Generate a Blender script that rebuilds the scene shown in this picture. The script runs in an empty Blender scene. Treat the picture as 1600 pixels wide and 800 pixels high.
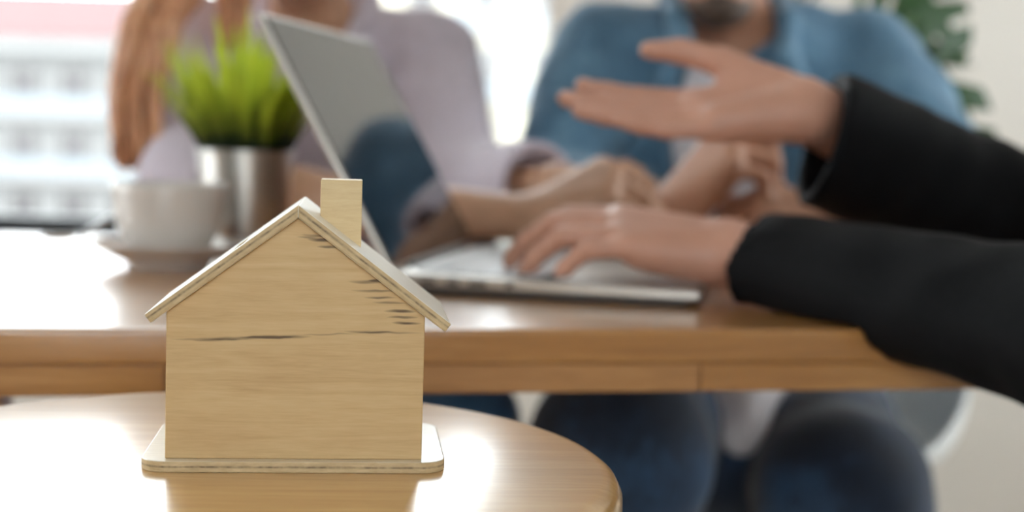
import bpy, bmesh, math, random
import numpy as np
from mathutils import Matrix, Vector, Euler
random.seed(7)
scene = bpy.context.scene
COL = scene.collection

# ------------------------------------------------------------------ camera
F = 2222.0                       # focal length in pixels of the 1600 px wide frame (50 mm on 36 mm)
PITCH, ROLL = math.radians(4.81), math.radians(1.75)
CAMZ = 0.876
cam_d = bpy.data.cameras.new('camera'); cam = bpy.data.objects.new('camera', cam_d); COL.objects.link(cam)
cam_d.sensor_width = 36.0; cam_d.lens = 36.0 * F / 1600
cam_rot = Matrix.Rotation(math.pi/2 - PITCH, 3, 'X') @ Matrix.Rotation(ROLL, 3, 'Z')
cam.matrix_world = Matrix.Translation((0, 0, CAMZ)) @ cam_rot.to_4x4()
cam_d.clip_start = 0.02; cam_d.clip_end = 300
cam_d.dof.use_dof = True; cam_d.dof.focus_distance = 0.632; cam_d.dof.aperture_fstop = 4.5
scene.camera = cam
CAMROT = np.array(cam_rot)
def P(px, py, D):
    """world point seen at a photo pixel, at depth D (metres along +Y)"""
    v = CAMROT @ np.array([(px-800)/F, (400-py)/F, -1.0])
    v = v * (D / v[1])
    return np.array([v[0], v[1], v[2] + CAMZ])

# ------------------------------------------------------------------ daylight
w = bpy.data.worlds.new('sky'); scene.world = w; w.use_nodes = True
bg = w.node_tree.nodes['Background']; bg.inputs[0].default_value = (0.93, 0.965, 1.0, 1); bg.inputs[1].default_value = 8.0
scene.view_settings.view_transform = 'Standard'; scene.view_settings.look = 'None'
scene.view_settings.exposure = -0.1; scene.view_settings.gamma = 1.0; scene.view_settings.use_curve_mapping = False
scene.cycles.use_denoising = True; scene.cycles.max_bounces = 8; scene.cycles.transparent_max_bounces = 12
scene.cycles.sample_clamp_indirect = 8.0

# ------------------------------------------------------------------ materials
MATS = {}
def newmat(name):
    m = bpy.data.materials.new(name); m.use_nodes = True; nt = m.node_tree
    MATS[name] = m
    return m, nt, nt.nodes['Principled BSDF']
def N(nt, typ, **kw):
    n = nt.nodes.new(typ)
    for k, v in kw.items():
        if k.startswith('i_'): n.inputs[k[2:].replace('_', ' ')].default_value = v
        else: setattr(n, k, v)
    return n
def math_n(nt, op, a, b=None, c=None, clamp=False):
    n = nt.nodes.new('ShaderNodeMath'); n.operation = op; n.use_clamp = clamp
    for i, v in enumerate((a, b, c)):
        if v is None: continue
        if isinstance(v, (int, float)): n.inputs[i].default_value = v
        else: nt.links.new(v, n.inputs[i])
    return n.outputs[0]
def ramp(nt, fac, stops):
    r = nt.nodes.new('ShaderNodeValToRGB'); e = r.color_ramp.elements
    while len(e) < len(stops): e.new(0.5)
    for el, (p, c) in zip(e, stops): el.position = p; el.color = (*c, 1)
    nt.links.new(fac, r.inputs[0]); return r.outputs[0]
def mixc(nt, fac, a, b, mode='MIX'):
    n = nt.nodes.new('ShaderNodeMix'); n.data_type = 'RGBA'; n.blend_type = mode
    for s, v in ((n.inputs[0], fac), (n.inputs[6], a), (n.inputs[7], b)):
        if isinstance(v, (int, float)): s.default_value = v
        elif isinstance(v, tuple): s.default_value = (*v, 1)
        else: nt.links.new(v, s)
    return n.outputs[2]
def coords(nt, scale=(1,1,1), rot=(0,0,0)):
    t = N(nt, 'ShaderNodeTexCoord'); m = N(nt, 'ShaderNodeMapping')
    m.inputs['Scale'].default_value = scale; m.inputs['Rotation'].default_value = rot
    nt.links.new(t.outputs['Object'], m.inputs['Vector']); return m.outputs[0]
def noise(nt, vec, scale, detail=4, rough=.55, dist=0.0):
    n = N(nt, 'ShaderNodeTexNoise'); n.inputs['Scale'].default_value = scale; n.inputs['Detail'].default_value = detail
    n.inputs['Roughness'].default_value = rough; n.inputs['Distortion'].default_value = dist
    if vec is not None: nt.links.new(vec, n.inputs['Vector'])
    return n.outputs[0]
def bump(nt, b, h, strength, dist=.001):
    n = N(nt, 'ShaderNodeBump'); n.inputs['Strength'].default_value = strength; n.inputs['Distance'].default_value = dist
    nt.links.new(h, n.inputs['Height']); nt.links.new(n.outputs[0], b.inputs['Normal'])
def plain(name, col, rough=.5, metal=0, var=.08, scale=40, bmp=0, spec=.5, coat=0, sheen=0, sss=0):
    m, nt, b = newmat(name)
    f = noise(nt, coords(nt), scale)
    c = ramp(nt, f, [(.3, tuple(x*(1-var) for x in col)), (.7, tuple(min(1, x*(1+var)) for x in col))])
    nt.links.new(c, b.inputs['Base Color'])
    b.inputs['Roughness'].default_value = rough; b.inputs['Metallic'].default_value = metal
    b.inputs['Specular IOR Level'].default_value = spec; b.inputs['Coat Weight'].default_value = coat
    b.inputs['Coat Roughness'].default_value = .08
    if sheen: b.inputs['Sheen Weight'].default_value = sheen
    if sss:
        b.inputs['Subsurface Weight'].default_value = sss; b.inputs['Subsurface Radius'].default_value = (.012, .005, .003)
        b.inputs['Subsurface Scale'].default_value = .4
    if bmp: bump(nt, b, f, bmp)
    return m
def wood(name, dark, mid, light, scale=(2, 30, 30), rough=.35, coat=0., coat_r=.1, grain=.5, bmp=.15, big=3.0):
    m, nt, b = newmat(name)
    v = coords(nt, scale)
    g = noise(nt, v, big, 6, .6, .8)
    fine = noise(nt, coords(nt, tuple(s*4 for s in scale)), big*2, 3, .6)
    f = math_n(nt, 'ADD', math_n(nt, 'MULTIPLY', g, 1-grain*.5), math_n(nt, 'MULTIPLY', fine, grain*.5))
    c = ramp(nt, f, [(.32, dark), (.5, mid), (.68, light)])
    nt.links.new(c, b.inputs['Base Color']); b.inputs['Roughness'].default_value = rough
    b.inputs['Coat Weight'].default_value = coat; b.inputs['Coat Roughness'].default_value = coat_r
    if bmp: bump(nt, b, fine, bmp, .0004)
    return m

wood('table_wood', (.30,.125,.034), (.40,.18,.05), (.50,.25,.08), (1.6, 22, 22), .30, .9, .17)
wood('table_wood_dark', (.30,.13,.04), (.42,.20,.07), (.52,.27,.10), (1.6, 22, 22), .36, .4, .18)
wood('stool_wood', (.47,.245,.075), (.57,.32,.11), (.65,.40,.16), (2.2, 34, 34), .30, 1.0, .20)
wood('ply_edge', (.42,.28,.13), (.62,.45,.25), (.72,.56,.34), (60, 60, 500), .6)
wood('birch', (.66,.46,.235), (.72,.525,.28), (.76,.58,.33), (12, 60, 130), .5, 0, .1, .6, .1)
wood('birch_lit_top', (.82,.74,.60), (.86,.79,.66), (.88,.82,.71), (30, 120, 30), .38, .4, .2, .5, .1)  # roof boards paler than the walls: window light put into the colour
wood('birch_base', (.60,.50,.36), (.68,.58,.43), (.74,.65,.50), (14, 90, 40), .32, .7, .15, .5, .1)
plain('wall_paint', (.80,.735,.67), .85, var=.03, scale=3)
plain('low_bounce_paint', (.30,.28,.26), .85, var=.04, scale=3)  # for the unseen front wall, darkened to cut bounced light
plain('ceiling_paint', (.55,.54,.52), .9, var=.02, scale=2)
wood('floor_wood', (.48,.40,.32), (.55,.47,.38), (.62,.54,.45), (1.2, 9, 9), .4)
plain('black_frame', (.018,.019,.022), .4, var=.2)
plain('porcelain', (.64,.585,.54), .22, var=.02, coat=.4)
plain('coffee', (.05,.022,.01), .1, var=.1)
plain('steel', (.55,.56,.58), .28, 1.0, var=.05)
plain('pot_metal', (.62,.60,.57), .32, 1.0, var=.06, scale=12)
plain('soil', (.05,.035,.02), .95, var=.4, scale=200, bmp=.6)
plain('laptop_metal', (.50,.46,.42), .34, .85, var=.03)
plain('laptop_dark', (.03,.03,.032), .5, var=.1)
plain('laptop_key', (.78,.80,.82), .28, .1, var=.03, coat=.3)
plain('display_glass', (.006,.006,.007), .06, var=.1, coat=.3)
plain('plastic_white', (.80,.79,.77), .35, var=.02)
plain('chair_leg_wood', (.52,.36,.20), .5, var=.12)
plain('skin_fair', (.55,.28,.195), .45, var=.07, scale=18, bmp=.05, sss=.06)
plain('skin_tan', (.48,.24,.15), .45, var=.07, scale=18, bmp=.05, sss=.06)
plain('skin_warm', (.48,.26,.16), .45, var=.07, scale=18, bmp=.05, sss=.06)
plain('lilac_cotton', (.52,.45,.51), .85, var=.06, scale=60, bmp=.1, sheen=.2)
plain('white_cotton', (.74,.69,.71), .85, var=.04, scale=60, bmp=.1, sheen=.2)
plain('black_suit', (.005,.005,.0058), .7, var=.15, scale=150, bmp=.08, spec=.10)
plain('dark_tee', (.03,.04,.055), .85, var=.1)
plain('beard_hair', (.075,.045,.03), .6, var=.4, scale=300)
plain('dark_hair', (.02,.014,.01), .45, var=.3, scale=90)
plain('eye_white', (.75,.72,.70), .15, var=.02); plain('iris', (.05,.025,.012), .1, var=.2)
plain('lip', (.42,.17,.14), .4, var=.05)
plain('shoe_leather', (.03,.025,.022), .4, var=.15); plain('shoe_white', (.75,.74,.72), .5, var=.05)
def denim(name, a, b2, c3):
    m, nt, b = newmat(name)
    f = noise(nt, coords(nt), 7, 4, .6); f2 = noise(nt, coords(nt, (1,1,.25)), 220, 2, .5)
    s = math_n(nt, 'ADD', math_n(nt, 'MULTIPLY', f, .75), math_n(nt, 'MULTIPLY', f2, .25))
    nt.links.new(ramp(nt, s, [(.33, a), (.5, b2), (.67, c3)]), b.inputs['Base Color'])
    b.inputs['Roughness'].default_value = .85; b.inputs['Sheen Weight'].default_value = .2; bump(nt, b, f2, .2, .0006)
denim('denim_light', (.040,.095,.16), (.085,.185,.285), (.17,.315,.44))
denim('denim_navy', (.005,.008,.017), (.009,.021,.048), (.03,.085,.18))
denim('denim_blue', (.02,.06,.14), (.035,.11,.23), (.06,.17,.33))
def hair_mat(name, a, b2, c3):
    m, nt, b = newmat(name)
    f = noise(nt, coords(nt, (60, 60, 4)), 3, 4, .6)
    nt.links.new(ramp(nt, f, [(.3, a), (.5, b2), (.7, c3)]), b.inputs['Base Color'])
    b.inputs['Roughness'].default_value = .38; b.inputs['Subsurface Weight'].default_value = .15
    b.inputs['Subsurface Radius'].default_value = (.02,.008,.003)
hair_mat('auburn_hair', (.17,.06,.028), (.55,.25,.12), (.78,.46,.27))
def leaf_mat(name, base, tip, trans, h0, h1, rough=.45):
    """leaf: colour from the root to the tip of the blade along local z, thin translucency"""
    m, nt, b = newmat(name)
    t = N(nt, 'ShaderNodeTexCoord'); s = N(nt, 'ShaderNodeSeparateXYZ'); nt.links.new(t.outputs['Object'], s.inputs[0])
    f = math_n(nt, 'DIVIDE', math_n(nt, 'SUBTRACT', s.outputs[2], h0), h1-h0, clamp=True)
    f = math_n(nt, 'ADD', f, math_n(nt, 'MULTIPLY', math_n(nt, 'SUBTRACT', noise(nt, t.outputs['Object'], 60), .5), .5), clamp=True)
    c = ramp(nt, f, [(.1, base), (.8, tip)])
    nt.links.new(c, b.inputs['Base Color']); b.inputs['Roughness'].default_value = rough
    tr = N(nt, 'ShaderNodeBsdfTranslucent'); nt.links.new(c, tr.inputs[0])
    mx = N(nt, 'ShaderNodeMixShader'); mx.inputs[0].default_value = trans
    nt.links.new(b.outputs[0], mx.inputs[1]); nt.links.new(tr.outputs[0], mx.inputs[2])
    nt.links.new(mx.outputs[0], nt.nodes['Material Output'].inputs[0])
leaf_mat('grass_leaf', (.008,.025,.005), (.52,.62,.05), .45, .03, .13)  # near black roots and bright tips: shade and light put into the colour
leaf_mat('monstera_leaf', (.016,.055,.012), (.028,.085,.018), .2, -.2, .2)
plain('plant_stem', (.10,.22,.05), .5, var=.15)
def glass_mat():
    m, nt, b = newmat('window_glass')
    nt.nodes.remove(b)
    tr = N(nt, 'ShaderNodeBsdfTransparent'); tr.inputs[0].default_value = (.96,.985,.98,1)
    gl = N(nt, 'ShaderNodeBsdfGlossy'); gl.inputs['Roughness'].default_value = .01
    fr = N(nt, 'ShaderNodeFresnel'); fr.inputs[0].default_value = 1.35
    mx = N(nt, 'ShaderNodeMixShader'); nt.links.new(fr.outputs[0], mx.inputs[0])
    nt.links.new(tr.outputs[0], mx.inputs[1]); nt.links.new(gl.outputs[0], mx.inputs[2])
    nt.links.new(mx.outputs[0], nt.nodes['Material Output'].inputs[0])
glass_mat()
plain('facade_white', (.27,.265,.26), .9, var=.05, scale=.6); plain('facade_cream', (.60,.55,.44), .9, var=.05, scale=.6)
plain('roof_red', (.13,.06,.06), .8, var=.15, scale=2); plain('far_pane', (.10,.09,.092), .15, var=.3, scale=.5)
plain('far_frame', (.28,.265,.255), .6, var=.05); plain('street', (.40,.40,.40), .9, var=.1, scale=.2)
plain('balcony_rail', (.22,.24,.26), .5, var=.08)
plain('plant_pot', (.60,.58,.55), .5, var=.05)

# the front of the toy house: pale birch veneer with its own dark mineral streaks
def house_front_mat():
    m, nt, b = newmat('birch_front')
    t = N(nt, 'ShaderNodeTexCoord'); sp = N(nt, 'ShaderNodeSeparateXYZ'); nt.links.new(t.outputs['Object'], sp.inputs[0])
    X, Z = sp.outputs[0], sp.outputs[2]
    warp = noise(nt, coords(nt, (14, 1, 22)), 1, 3, .5)
    ring = noise(nt, coords(nt, (9, 1, 150), (0, .10, 0)), 1, 5, .6, 1.2)
    fine = noise(nt, coords(nt, (70, 1, 900)), 1, 3, .6)
    blot = noise(nt, coords(nt, (25, 1, 40)), 1, 3, .55)
    f = math_n(nt, 'ADD', math_n(nt, 'ADD', math_n(nt, 'MULTIPLY', ring, .5), math_n(nt, 'MULTIPLY', fine, .25)), math_n(nt, 'MULTIPLY', blot, .25))
    c = ramp(nt, f, [(.34, (.55,.345,.15)), (.5, (.635,.425,.20)), (.66, (.69,.49,.25))])
    jit = math_n(nt, 'MULTIPLY', math_n(nt, 'SUBTRACT', noise(nt, coords(nt, (60, 1, 60)), 1, 2), .5), .0022)
    mm = .001; total = None
    streaks = [  # x, z (mm from the middle of the wall foot), half length, half height, tilt, strength
        (-28, 53.4, 22, .75, .03, .55), (-9, 54.2, 13, .8, .02, .8), (-34, 52.6, 9, .6, .02, .5), (14, 55.8, 12, .4, .05, .35),
        (38, 57, 15, .5, .0, .55), (31, 57.4, 9, .5, .0, .4), (32, 79.5, 8.5, .9, .02, .65), (36.5, 80.2, 5, .8, .0, .8), (34, 75.5, 9, .6, .0, .55), (36, 72.5, 6, .6, .0, .6),
        (40.5, 70.2, 6.5, .6, -.02, .6), (45, 66.5, 6, .8, .0, .85), (46, 63.8, 6, .6, .02, .7), (48, 61.3, 5.5, .7, .0, .8),
        (8.5, 99.2, 6.5, .7, -.03, .6), (11, 97.3, 6, .9, -.05, .9), (14, 94.2, 5, .7, -.05, .7), (4, 98.4, 4, .5, 0, .4)]
    for x, z, hl, hh, tilt, st in streaks:
        hl *= 1.25; hh *= 1.15; st *= 1.2
        u = math_n(nt, 'DIVIDE', math_n(nt, 'SUBTRACT', X, x*mm), hl*mm)
        zz = math_n(nt, 'SUBTRACT', math_n(nt, 'SUBTRACT', math_n(nt, 'SUBTRACT', Z, z*mm), jit), math_n(nt, 'MULTIPLY', u, tilt*hl*mm))
        v = math_n(nt, 'DIVIDE', zz, hh*mm)
        d = math_n(nt, 'ADD', math_n(nt, 'MULTIPLY', u, u), math_n(nt, 'MULTIPLY', v, v))
        g = math_n(nt, 'MULTIPLY', math_n(nt, 'SUBTRACT', 1.0, d, clamp=True), st)
        total = g if total is None else math_n(nt, 'ADD', total, g)
    total = math_n(nt, 'MULTIPLY', total, math_n(nt, 'MULTIPLY_ADD', fine, 1.6, .15), clamp=True)
    c = mixc(nt, total, c, (.13,.075,.03))
    nt.links.new(c, b.inputs['Base Color']); b.inputs['Roughness'].default_value = .5; bump(nt, b, fine, .12, .0003)
house_front_mat()
def ply_edge_mat():
    m, nt, b = newmat('ply_layers')       # plies seen end on: object-space layers across the board's thickness (local z)
    t = N(nt, 'ShaderNodeTexCoord'); sp = N(nt, 'ShaderNodeSeparateXYZ'); nt.links.new(t.outputs['Object'], sp.inputs[0])
    n = noise(nt, coords(nt, (110, 110, 500)), 1, 3, .7)
    z = math_n(nt, 'ADD', math_n(nt, 'DIVIDE', sp.outputs[2], .005), math_n(nt, 'MULTIPLY', math_n(nt, 'SUBTRACT', n, .5), .10))
    line = math_n(nt, 'SUBTRACT', 1.0, math_n(nt, 'MULTIPLY', math_n(nt, 'ABSOLUTE', math_n(nt, 'SUBTRACT', z, .52)), 7.0), clamp=True)
    n2 = noise(nt, coords(nt, (260, 260, 200)), 1, 2, .6)
    line = math_n(nt, 'MULTIPLY', line, math_n(nt, 'MULTIPLY_ADD', n2, 2.2, -.45, clamp=True), clamp=True)
    c = ramp(nt, n, [(.3, (.50,.35,.18)), (.7, (.68,.51,.29))])
    c = mixc(nt, line, c, (.15,.09,.045))
    nt.links.new(c, b.inputs['Base Color']); b.inputs['Roughness'].default_value = .55
ply_edge_mat()

# ------------------------------------------------------------------ mesh helpers
def obj(name, me, mat, parent=None, loc=None, rot=None, smooth=False):
    o = bpy.data.objects.new(name, me); COL.objects.link(o)
    mats = mat if isinstance(mat, (list, tuple)) else [mat]
    if not me.materials:
        for m in mats: me.materials.append(MATS[m])
    if parent: o.parent = parent
    if loc is not None: o.location = loc
    if rot is not None: o.rotation_euler = rot
    if smooth: me.polygons.foreach_set('use_smooth', [True]*len(me.polygons))
    return o
def empty(name, loc, rotz=0, label=None, cat=None, group=None):
    o = bpy.data.objects.new(name, None); COL.objects.link(o); o.location = loc; o.rotation_euler = (0, 0, rotz); o.empty_display_size = .05
    return tag(o, label, cat, group)
def tag(o, label=None, cat=None, group=None, kind=None):
    if label: o['label'] = label
    if cat: o['category'] = cat
    if group: o['group'] = group
    if kind: o['kind'] = kind
    return o
class MB:
    def __init__(s): s.bm = bmesh.new()
    def box(s, c, d, bev=0, seg=2, M=None, mi=0):
        r = bmesh.ops.create_cube(s.bm, size=1.0); vs = r['verts']
        for v in vs: v.co = Vector((v.co.x*d[0], v.co.y*d[1], v.co.z*d[2]))
        fs = list({f for v in vs for f in v.link_faces})
        if bev:
            es = list({e for v in vs for e in v.link_edges})
            rb = bmesh.ops.bevel(s.bm, geom=es+vs, offset=bev, segments=seg, affect='EDGES', profile=.5)
            vs = list({v for f in rb['faces'] for v in f.verts} | {v for v in vs if v.is_valid})
            fs = list({f for v in vs for f in v.link_faces})
        for v in vs:
            v.co = v.co + Vector(c)
            if M is not None: v.co = M @ v.co
        for f in fs: f.material_index = mi
        return s
    def tube(s, pts, rads, n=10, cap=True):
        pts = [Vector(p) for p in pts]
        if isinstance(rads, (int, float)): rads = [rads]*len(pts)
        rings = []; ref = None
        for i, p in enumerate(pts):
            t = (pts[min(i+1, len(pts)-1)] - pts[max(i-1, 0)]).normalized()
            if ref is None: ref = t.orthogonal().normalized()
            a = (ref - t*ref.dot(t)).normalized(); b = t.cross(a); ref = a
            rings.append([s.bm.verts.new(p + (a*math.cos(2*math.pi*k/n) + b*math.sin(2*math.pi*k/n))*rads[i]) for k in range(n)])
        for r0, r1 in zip(rings, rings[1:]):
            for k in range(n): s.bm.faces.new((r0[k], r0[(k+1) % n], r1[(k+1) % n], r1[k]))
        if cap: s.bm.faces.new(rings[0][::-1]); s.bm.faces.new(rings[-1])
        return s
    def lathe(s, prof, n=48, c=(0,0,0)):
        rings = []
        for r, z in prof:
            if r < 1e-6: rings.append([s.bm.verts.new((c[0], c[1], c[2]+z))])
            else: rings.append([s.bm.verts.new((c[0]+r*math.cos(2*math.pi*k/n), c[1]+r*math.sin(2*math.pi*k/n), c[2]+z)) for k in range(n)])
        for a, b in zip(rings, rings[1:]):
            for k in range(n):
                k2 = (k+1) % n
                if len(a) == 1 and len(b) == 1: continue
                if len(a) == 1: s.bm.faces.new((a[0], b[k2], b[k]))
                elif len(b) == 1: s.bm.faces.new((a[k], a[k2], b[0]))
                else: s.bm.faces.new((a[k], a[k2], b[k2], b[k]))
        return s
    def prism(s, poly, y0, y1):
        """polygon in x,z extruded along y"""
        a = [s.bm.verts.new((x, y0, z)) for x, z in poly]; b = [s.bm.verts.new((x, y1, z)) for x, z in poly]
        s.bm.faces.new(a); s.bm.faces.new(b[::-1]); n = len(poly)
        for k in range(n): s.bm.faces.new((a[k], b[k], b[(k+1) % n], a[(k+1) % n]))
        return s
    def plate(s, poly, z0, z1):
        a = [s.bm.verts.new((x, y, z0)) for x, y in poly]; b = [s.bm.verts.new((x, y, z1)) for x, y in poly]
        s.bm.faces.new(a[::-1]); s.bm.faces.new(b); n = len(poly)
        for k in range(n): s.bm.faces.new((a[k], a[(k+1) % n], b[(k+1) % n], b[k]))
        return s
    def mesh(s, name):
        bmesh.ops.recalc_face_normals(s.bm, faces=s.bm.faces)
        me = bpy.data.meshes.new(name); s.bm.to_mesh(me); s.bm.free(); return me
    def build(s, name, mat, parent=None, smooth=False, loc=None, rot=None, angle=None):
        o = obj(name, s.mesh(name), mat, parent, loc, rot, smooth)
        if angle: o.data.set_sharp_from_angle(angle=math.radians(angle))
        return o
def rrect(x0, x1, y0, y1, r, n=6):
    pts = []
    for cx, cy, a0 in ((x1-r, y1-r, 0), (x0+r, y1-r, 90), (x0+r, y0+r, 180), (x1-r, y0+r, 270)):
        for k in range(n+1):
            a = math.radians(a0 + 90*k/n); pts.append((cx + r*math.cos(a), cy + r*math.sin(a)))
    return pts
def bevel_mod(o, w, seg=2):
    m = o.modifiers.new('bevel', 'BEVEL'); m.width = w; m.segments = seg; m.limit_method = 'ANGLE'; m.angle_limit = math.radians(40)

# ------------------------------------------------------------------ room
RX0, RX1, RY0, RY1, RH = -3.3, 2.1, -2.8, 2.7, 2.9
def struct(name, mb, mat, parent=None):
    return tag(mb.build(name, mat, parent), kind=None if parent else 'structure')
struct('floor', MB().box(((RX0+RX1)/2, (RY0+RY1)/2, -.05), (RX1-RX0+.4, RY1-RY0+.4, .1)), 'floor_wood')
struct('ceiling', MB().box(((RX0+RX1)/2, (RY0+RY1)/2, RH+.05), (RX1-RX0+.4, RY1-RY0+.4, .1)), 'ceiling_paint')
def span(x0, x1, y0, y1, z0, z1): return ((x0+x1)/2, (y0+y1)/2, (z0+z1)/2), (x1-x0, y1-y0, z1-z0)
WX1 = .10; SILL = .648
b = MB()
for s_ in ((RX0-.2, RX1+.2, RY1, RY1+.2, 0, SILL), (WX1, RX1+.2, RY1, RY1+.2, SILL, 2.55), (RX0-.2, RX1+.2, RY1, RY1+.2, 2.55, RH)): b.box(*span(*s_))
struct('wall_back', b, 'wall_paint')
b = MB()
for s_ in ((RX1, RX1+.2, RY0, RY1, 0, .25), (RX1, RX1+.2, RY0, RY1, 2.5, RH), (RX1, RX1+.2, RY0, 1.3, .25, 2.5), (RX1, RX1+.2, 2.3, RY1, .25, 2.5)): b.box(*span(*s_))
struct('wall_right', b, 'wall_paint')
b = MB()
for s_ in ((RX0-.2, RX0, RY0, RY1, 0, .8), (RX0-.2, RX0, RY0, RY1, 2.6, RH), (RX0-.2, RX0, RY0, .2, .8, 2.6), (RX0-.2, RX0, RY1-.3, RY1, .8, 2.6)): b.box(*span(*s_))
struct('wall_left', b, 'wall_paint')
b = MB()
for s_ in ((RX0-.2, RX1+.2, RY0-.2, RY0, 0, .9), (RX0-.2, RX1+.2, RY0-.2, RY0, 2.5, RH), (RX0-.2, -.8, RY0-.2, RY0, .9, 2.5), (1.4, RX1+.2, RY0-.2, RY0, .9, 2.5)): b.box(*span(*s_))
struct('wall_front', b, 'low_bounce_paint')
def window(name, axis, pos, a0, a1, z0, z1, cuts, fw=.045):
    """framed window in a wall across +-Y (axis 'x') or +-X (axis 'y')"""
    def sp(u0, u1, d0, d1, za, zb): return span(u0, u1, pos+d0, pos+d1, za, zb) if axis == 'x' else span(pos+d0, pos+d1, u0, u1, za, zb)
    b = MB()
    for u0, u1, za, zb in ((a0, a1, z0, z0+fw), (a0, a1, z1-fw, z1)): b.box(*sp(u0, u1, .05, .12, za, zb))
    fr = struct(name, b, 'black_frame')
    for u0, u1 in ((a0, a0+fw), (a1-fw, a1)): MB().box(*sp(u0, u1, .05, .12, z0+fw, z1-fw)).build('stile', 'wall_paint', fr)
    for c in cuts: MB().box(*sp(c-fw/2, c+fw/2, .055, .115, z0+fw, z1-fw)).build('mullion', 'wall_paint', fr)
    ed = [a0+fw/2] + list(cuts) + [a1-fw/2]
    for u0, u1 in zip(ed, ed[1:]): MB().box(*sp(u0+fw/2, u1-fw/2, .08, .086, z0+fw, z1-fw)).build('pane', 'window_glass', fr)
    MB().box(*sp(a0, a1, -.04, .05, z0-.002, z0+.016)).build('window_sill', 'black_frame', fr)
window('window_1', 'x', RY1, RX0, WX1, SILL, 2.55, (-2.2, -1.35, -.50))
window('fill_window_left', 'y', RX0-.17, .2, RY1-.3, .8, 2.6, (1.3,))  # unseen left window, added and sized for side light
window('fill_window_front', 'x', RY0-.17, -.8, 1.4, .9, 2.5, (.3,))  # unseen window behind the camera, added as front fill
window('fill_window_right', 'y', RX1+.0, 1.3, 2.3, .25, 2.5, (1.8,))  # unseen right window, added to light the lower back wall
struct('baseboard_back', MB().box(*span(RX0, RX1, RY1-.015, RY1, 0, .08)), 'plastic_white')

# ------------------------------------------------------------------ outside
GZ = -3.6
tag(MB().box((0, 60, GZ-.1), (160, 110, .2)).build('street', 'street'), kind='structure')
def far_building(label, x0, x1, y, top, mat, wx, rows, wz, wh, ww, roof):
    root = empty('apartment_building', ((x0+x1)/2, y, GZ), 0, label, 'building'); cx = (x0+x1)/2
    MB().box((0, 5, (top-GZ)/2), (x1-x0, 10, top-GZ)).build('wall', mat, root)
    fm = pm = None
    for r in range(rows):
        z = wz + r*wh - GZ
        sl = MB().box((0, -.35, z-.45), (x1-x0-.4, .7, .16)).build('balcony_slab', 'far_frame', root)
        MB().box((0, -.66, z-.02), (x1-x0-.5, .05, .62)).build('balcony_rail', 'balcony_rail', sl)
        for x in np.arange(x0+wx*.6, x1-wx*.4, wx):
            if fm is None:
                mb = MB()
                for c, d in (((-ww/2, -.05, wh*.3), (.1, .14, wh*.6)), ((ww/2, -.05, wh*.3), (.1, .14, wh*.6)), ((0, -.05, 0), (ww+.1, .14, .1)), ((0, -.05, wh*.6), (ww+.1, .14, .1)), ((0, -.05, wh*.3), (.06, .12, wh*.6))): mb.box(c, d)
                fm = mb.mesh('window'); pm = MB().box((0, -.02, wh*.3), (ww, .04, wh*.6)).mesh('pane')
            f = obj('window', fm, 'far_frame', root, (x-cx, 0, z)); obj('pane', pm, 'far_pane', f)
    if roof:
        MB().box((0, 4.6, top-GZ+.25), (x1-x0+.8, 11.2, .55)).build('cornice', 'facade_white', root)
        m = MB(); h = top-GZ+.525
        a = [(-(x1-x0)/2-.5, -1.2, h), ((x1-x0)/2+.5, -1.2, h), ((x1-x0)/2+.5, 11, h), (-(x1-x0)/2-.5, 11, h)]
        vs = [m.bm.verts.new(p) for p in a]; rv = [m.bm.verts.new((-(x1-x0)/2+3, 4.8, h+2.0)), m.bm.verts.new(((x1-x0)/2-3, 4.8, h+2.0))]
        for q in ((vs[0], vs[1], rv[1], rv[0]), (vs[1], vs[2], rv[1]), (vs[2], vs[3], rv[0], rv[1]), (vs[3], vs[0], rv[0]), (vs[3], vs[2], vs[1], vs[0])): m.bm.faces.new(q)
        m.build('roof', 'roof_red', root)
    else:
        MB().box((0, 5, top-GZ+.15), (x1-x0+.5, 10.5, .3)).build('roof', 'far_frame', root)
far_building('white apartment block with a red roof seen through the window', -34, -9, 50, 3.3, 'facade_white', 1.75, 3, -2.8, 2.15, 1.05, True)
far_building('cream apartment block with a flat roof seen between the seated people', -7.5, 14, 54, 8, 'facade_cream', 2.4, 4, -2.6, 2.6, 1.1, False)

# ------------------------------------------------------------------ main table
TZ = .75; TYAW = math.radians(12.0)
# local frame: x along the front edge, y into the table; origin on the front edge
t = empty('wooden_table', (0, .927, 0), TYAW, 'long honey coloured wooden table holding the laptop and coffee cup', 'table')
TX0, TX1, TD = -1.35, .60, .775
o = MB().plate([(TX0, 0), (TX1, 0), (TX1, TD), (TX0, TD)], TZ-.024, TZ).build('tabletop', 'table_wood', t); bevel_mod(o, .004, 3)
xs = [TX0, -1.05, -.62, -.22, .135, .335, TX1]
for i, (xa, xb) in enumerate(zip(xs, xs[1:])):
    o = MB().box(((xa+xb)/2, .0275, TZ-.034), (xb-xa-.0006, .045, .0196)).build('edge_block', 'table_wood_dark' if i % 2 else 'table_wood', t); bevel_mod(o, .0012, 2)
o = MB().box(((TX0+TX1)/2, TD-.027, TZ-.034), (TX1-TX0, .045, .0196)).build('edge_strip', 'table_wood_dark', t)
for x in (-1.08, -.40):                       # two column feet: the right end overhangs
    o = MB().box((x, TD*.47, (TZ-.024+.03)/2), (.075, .075, TZ-.024-.03)).build('column', 'table_wood_dark', t); bevel_mod(o, .004)
    o = MB().box((x, TD*.47, .015), (.10, .62, .03)).build('foot', 'table_wood_dark', t); bevel_mod(o, .004)
MB().box((-.40+.35, TD*.47, TZ-.036), (.75, .06, .024)).build('rail', 'table_wood_dark', t)

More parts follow.
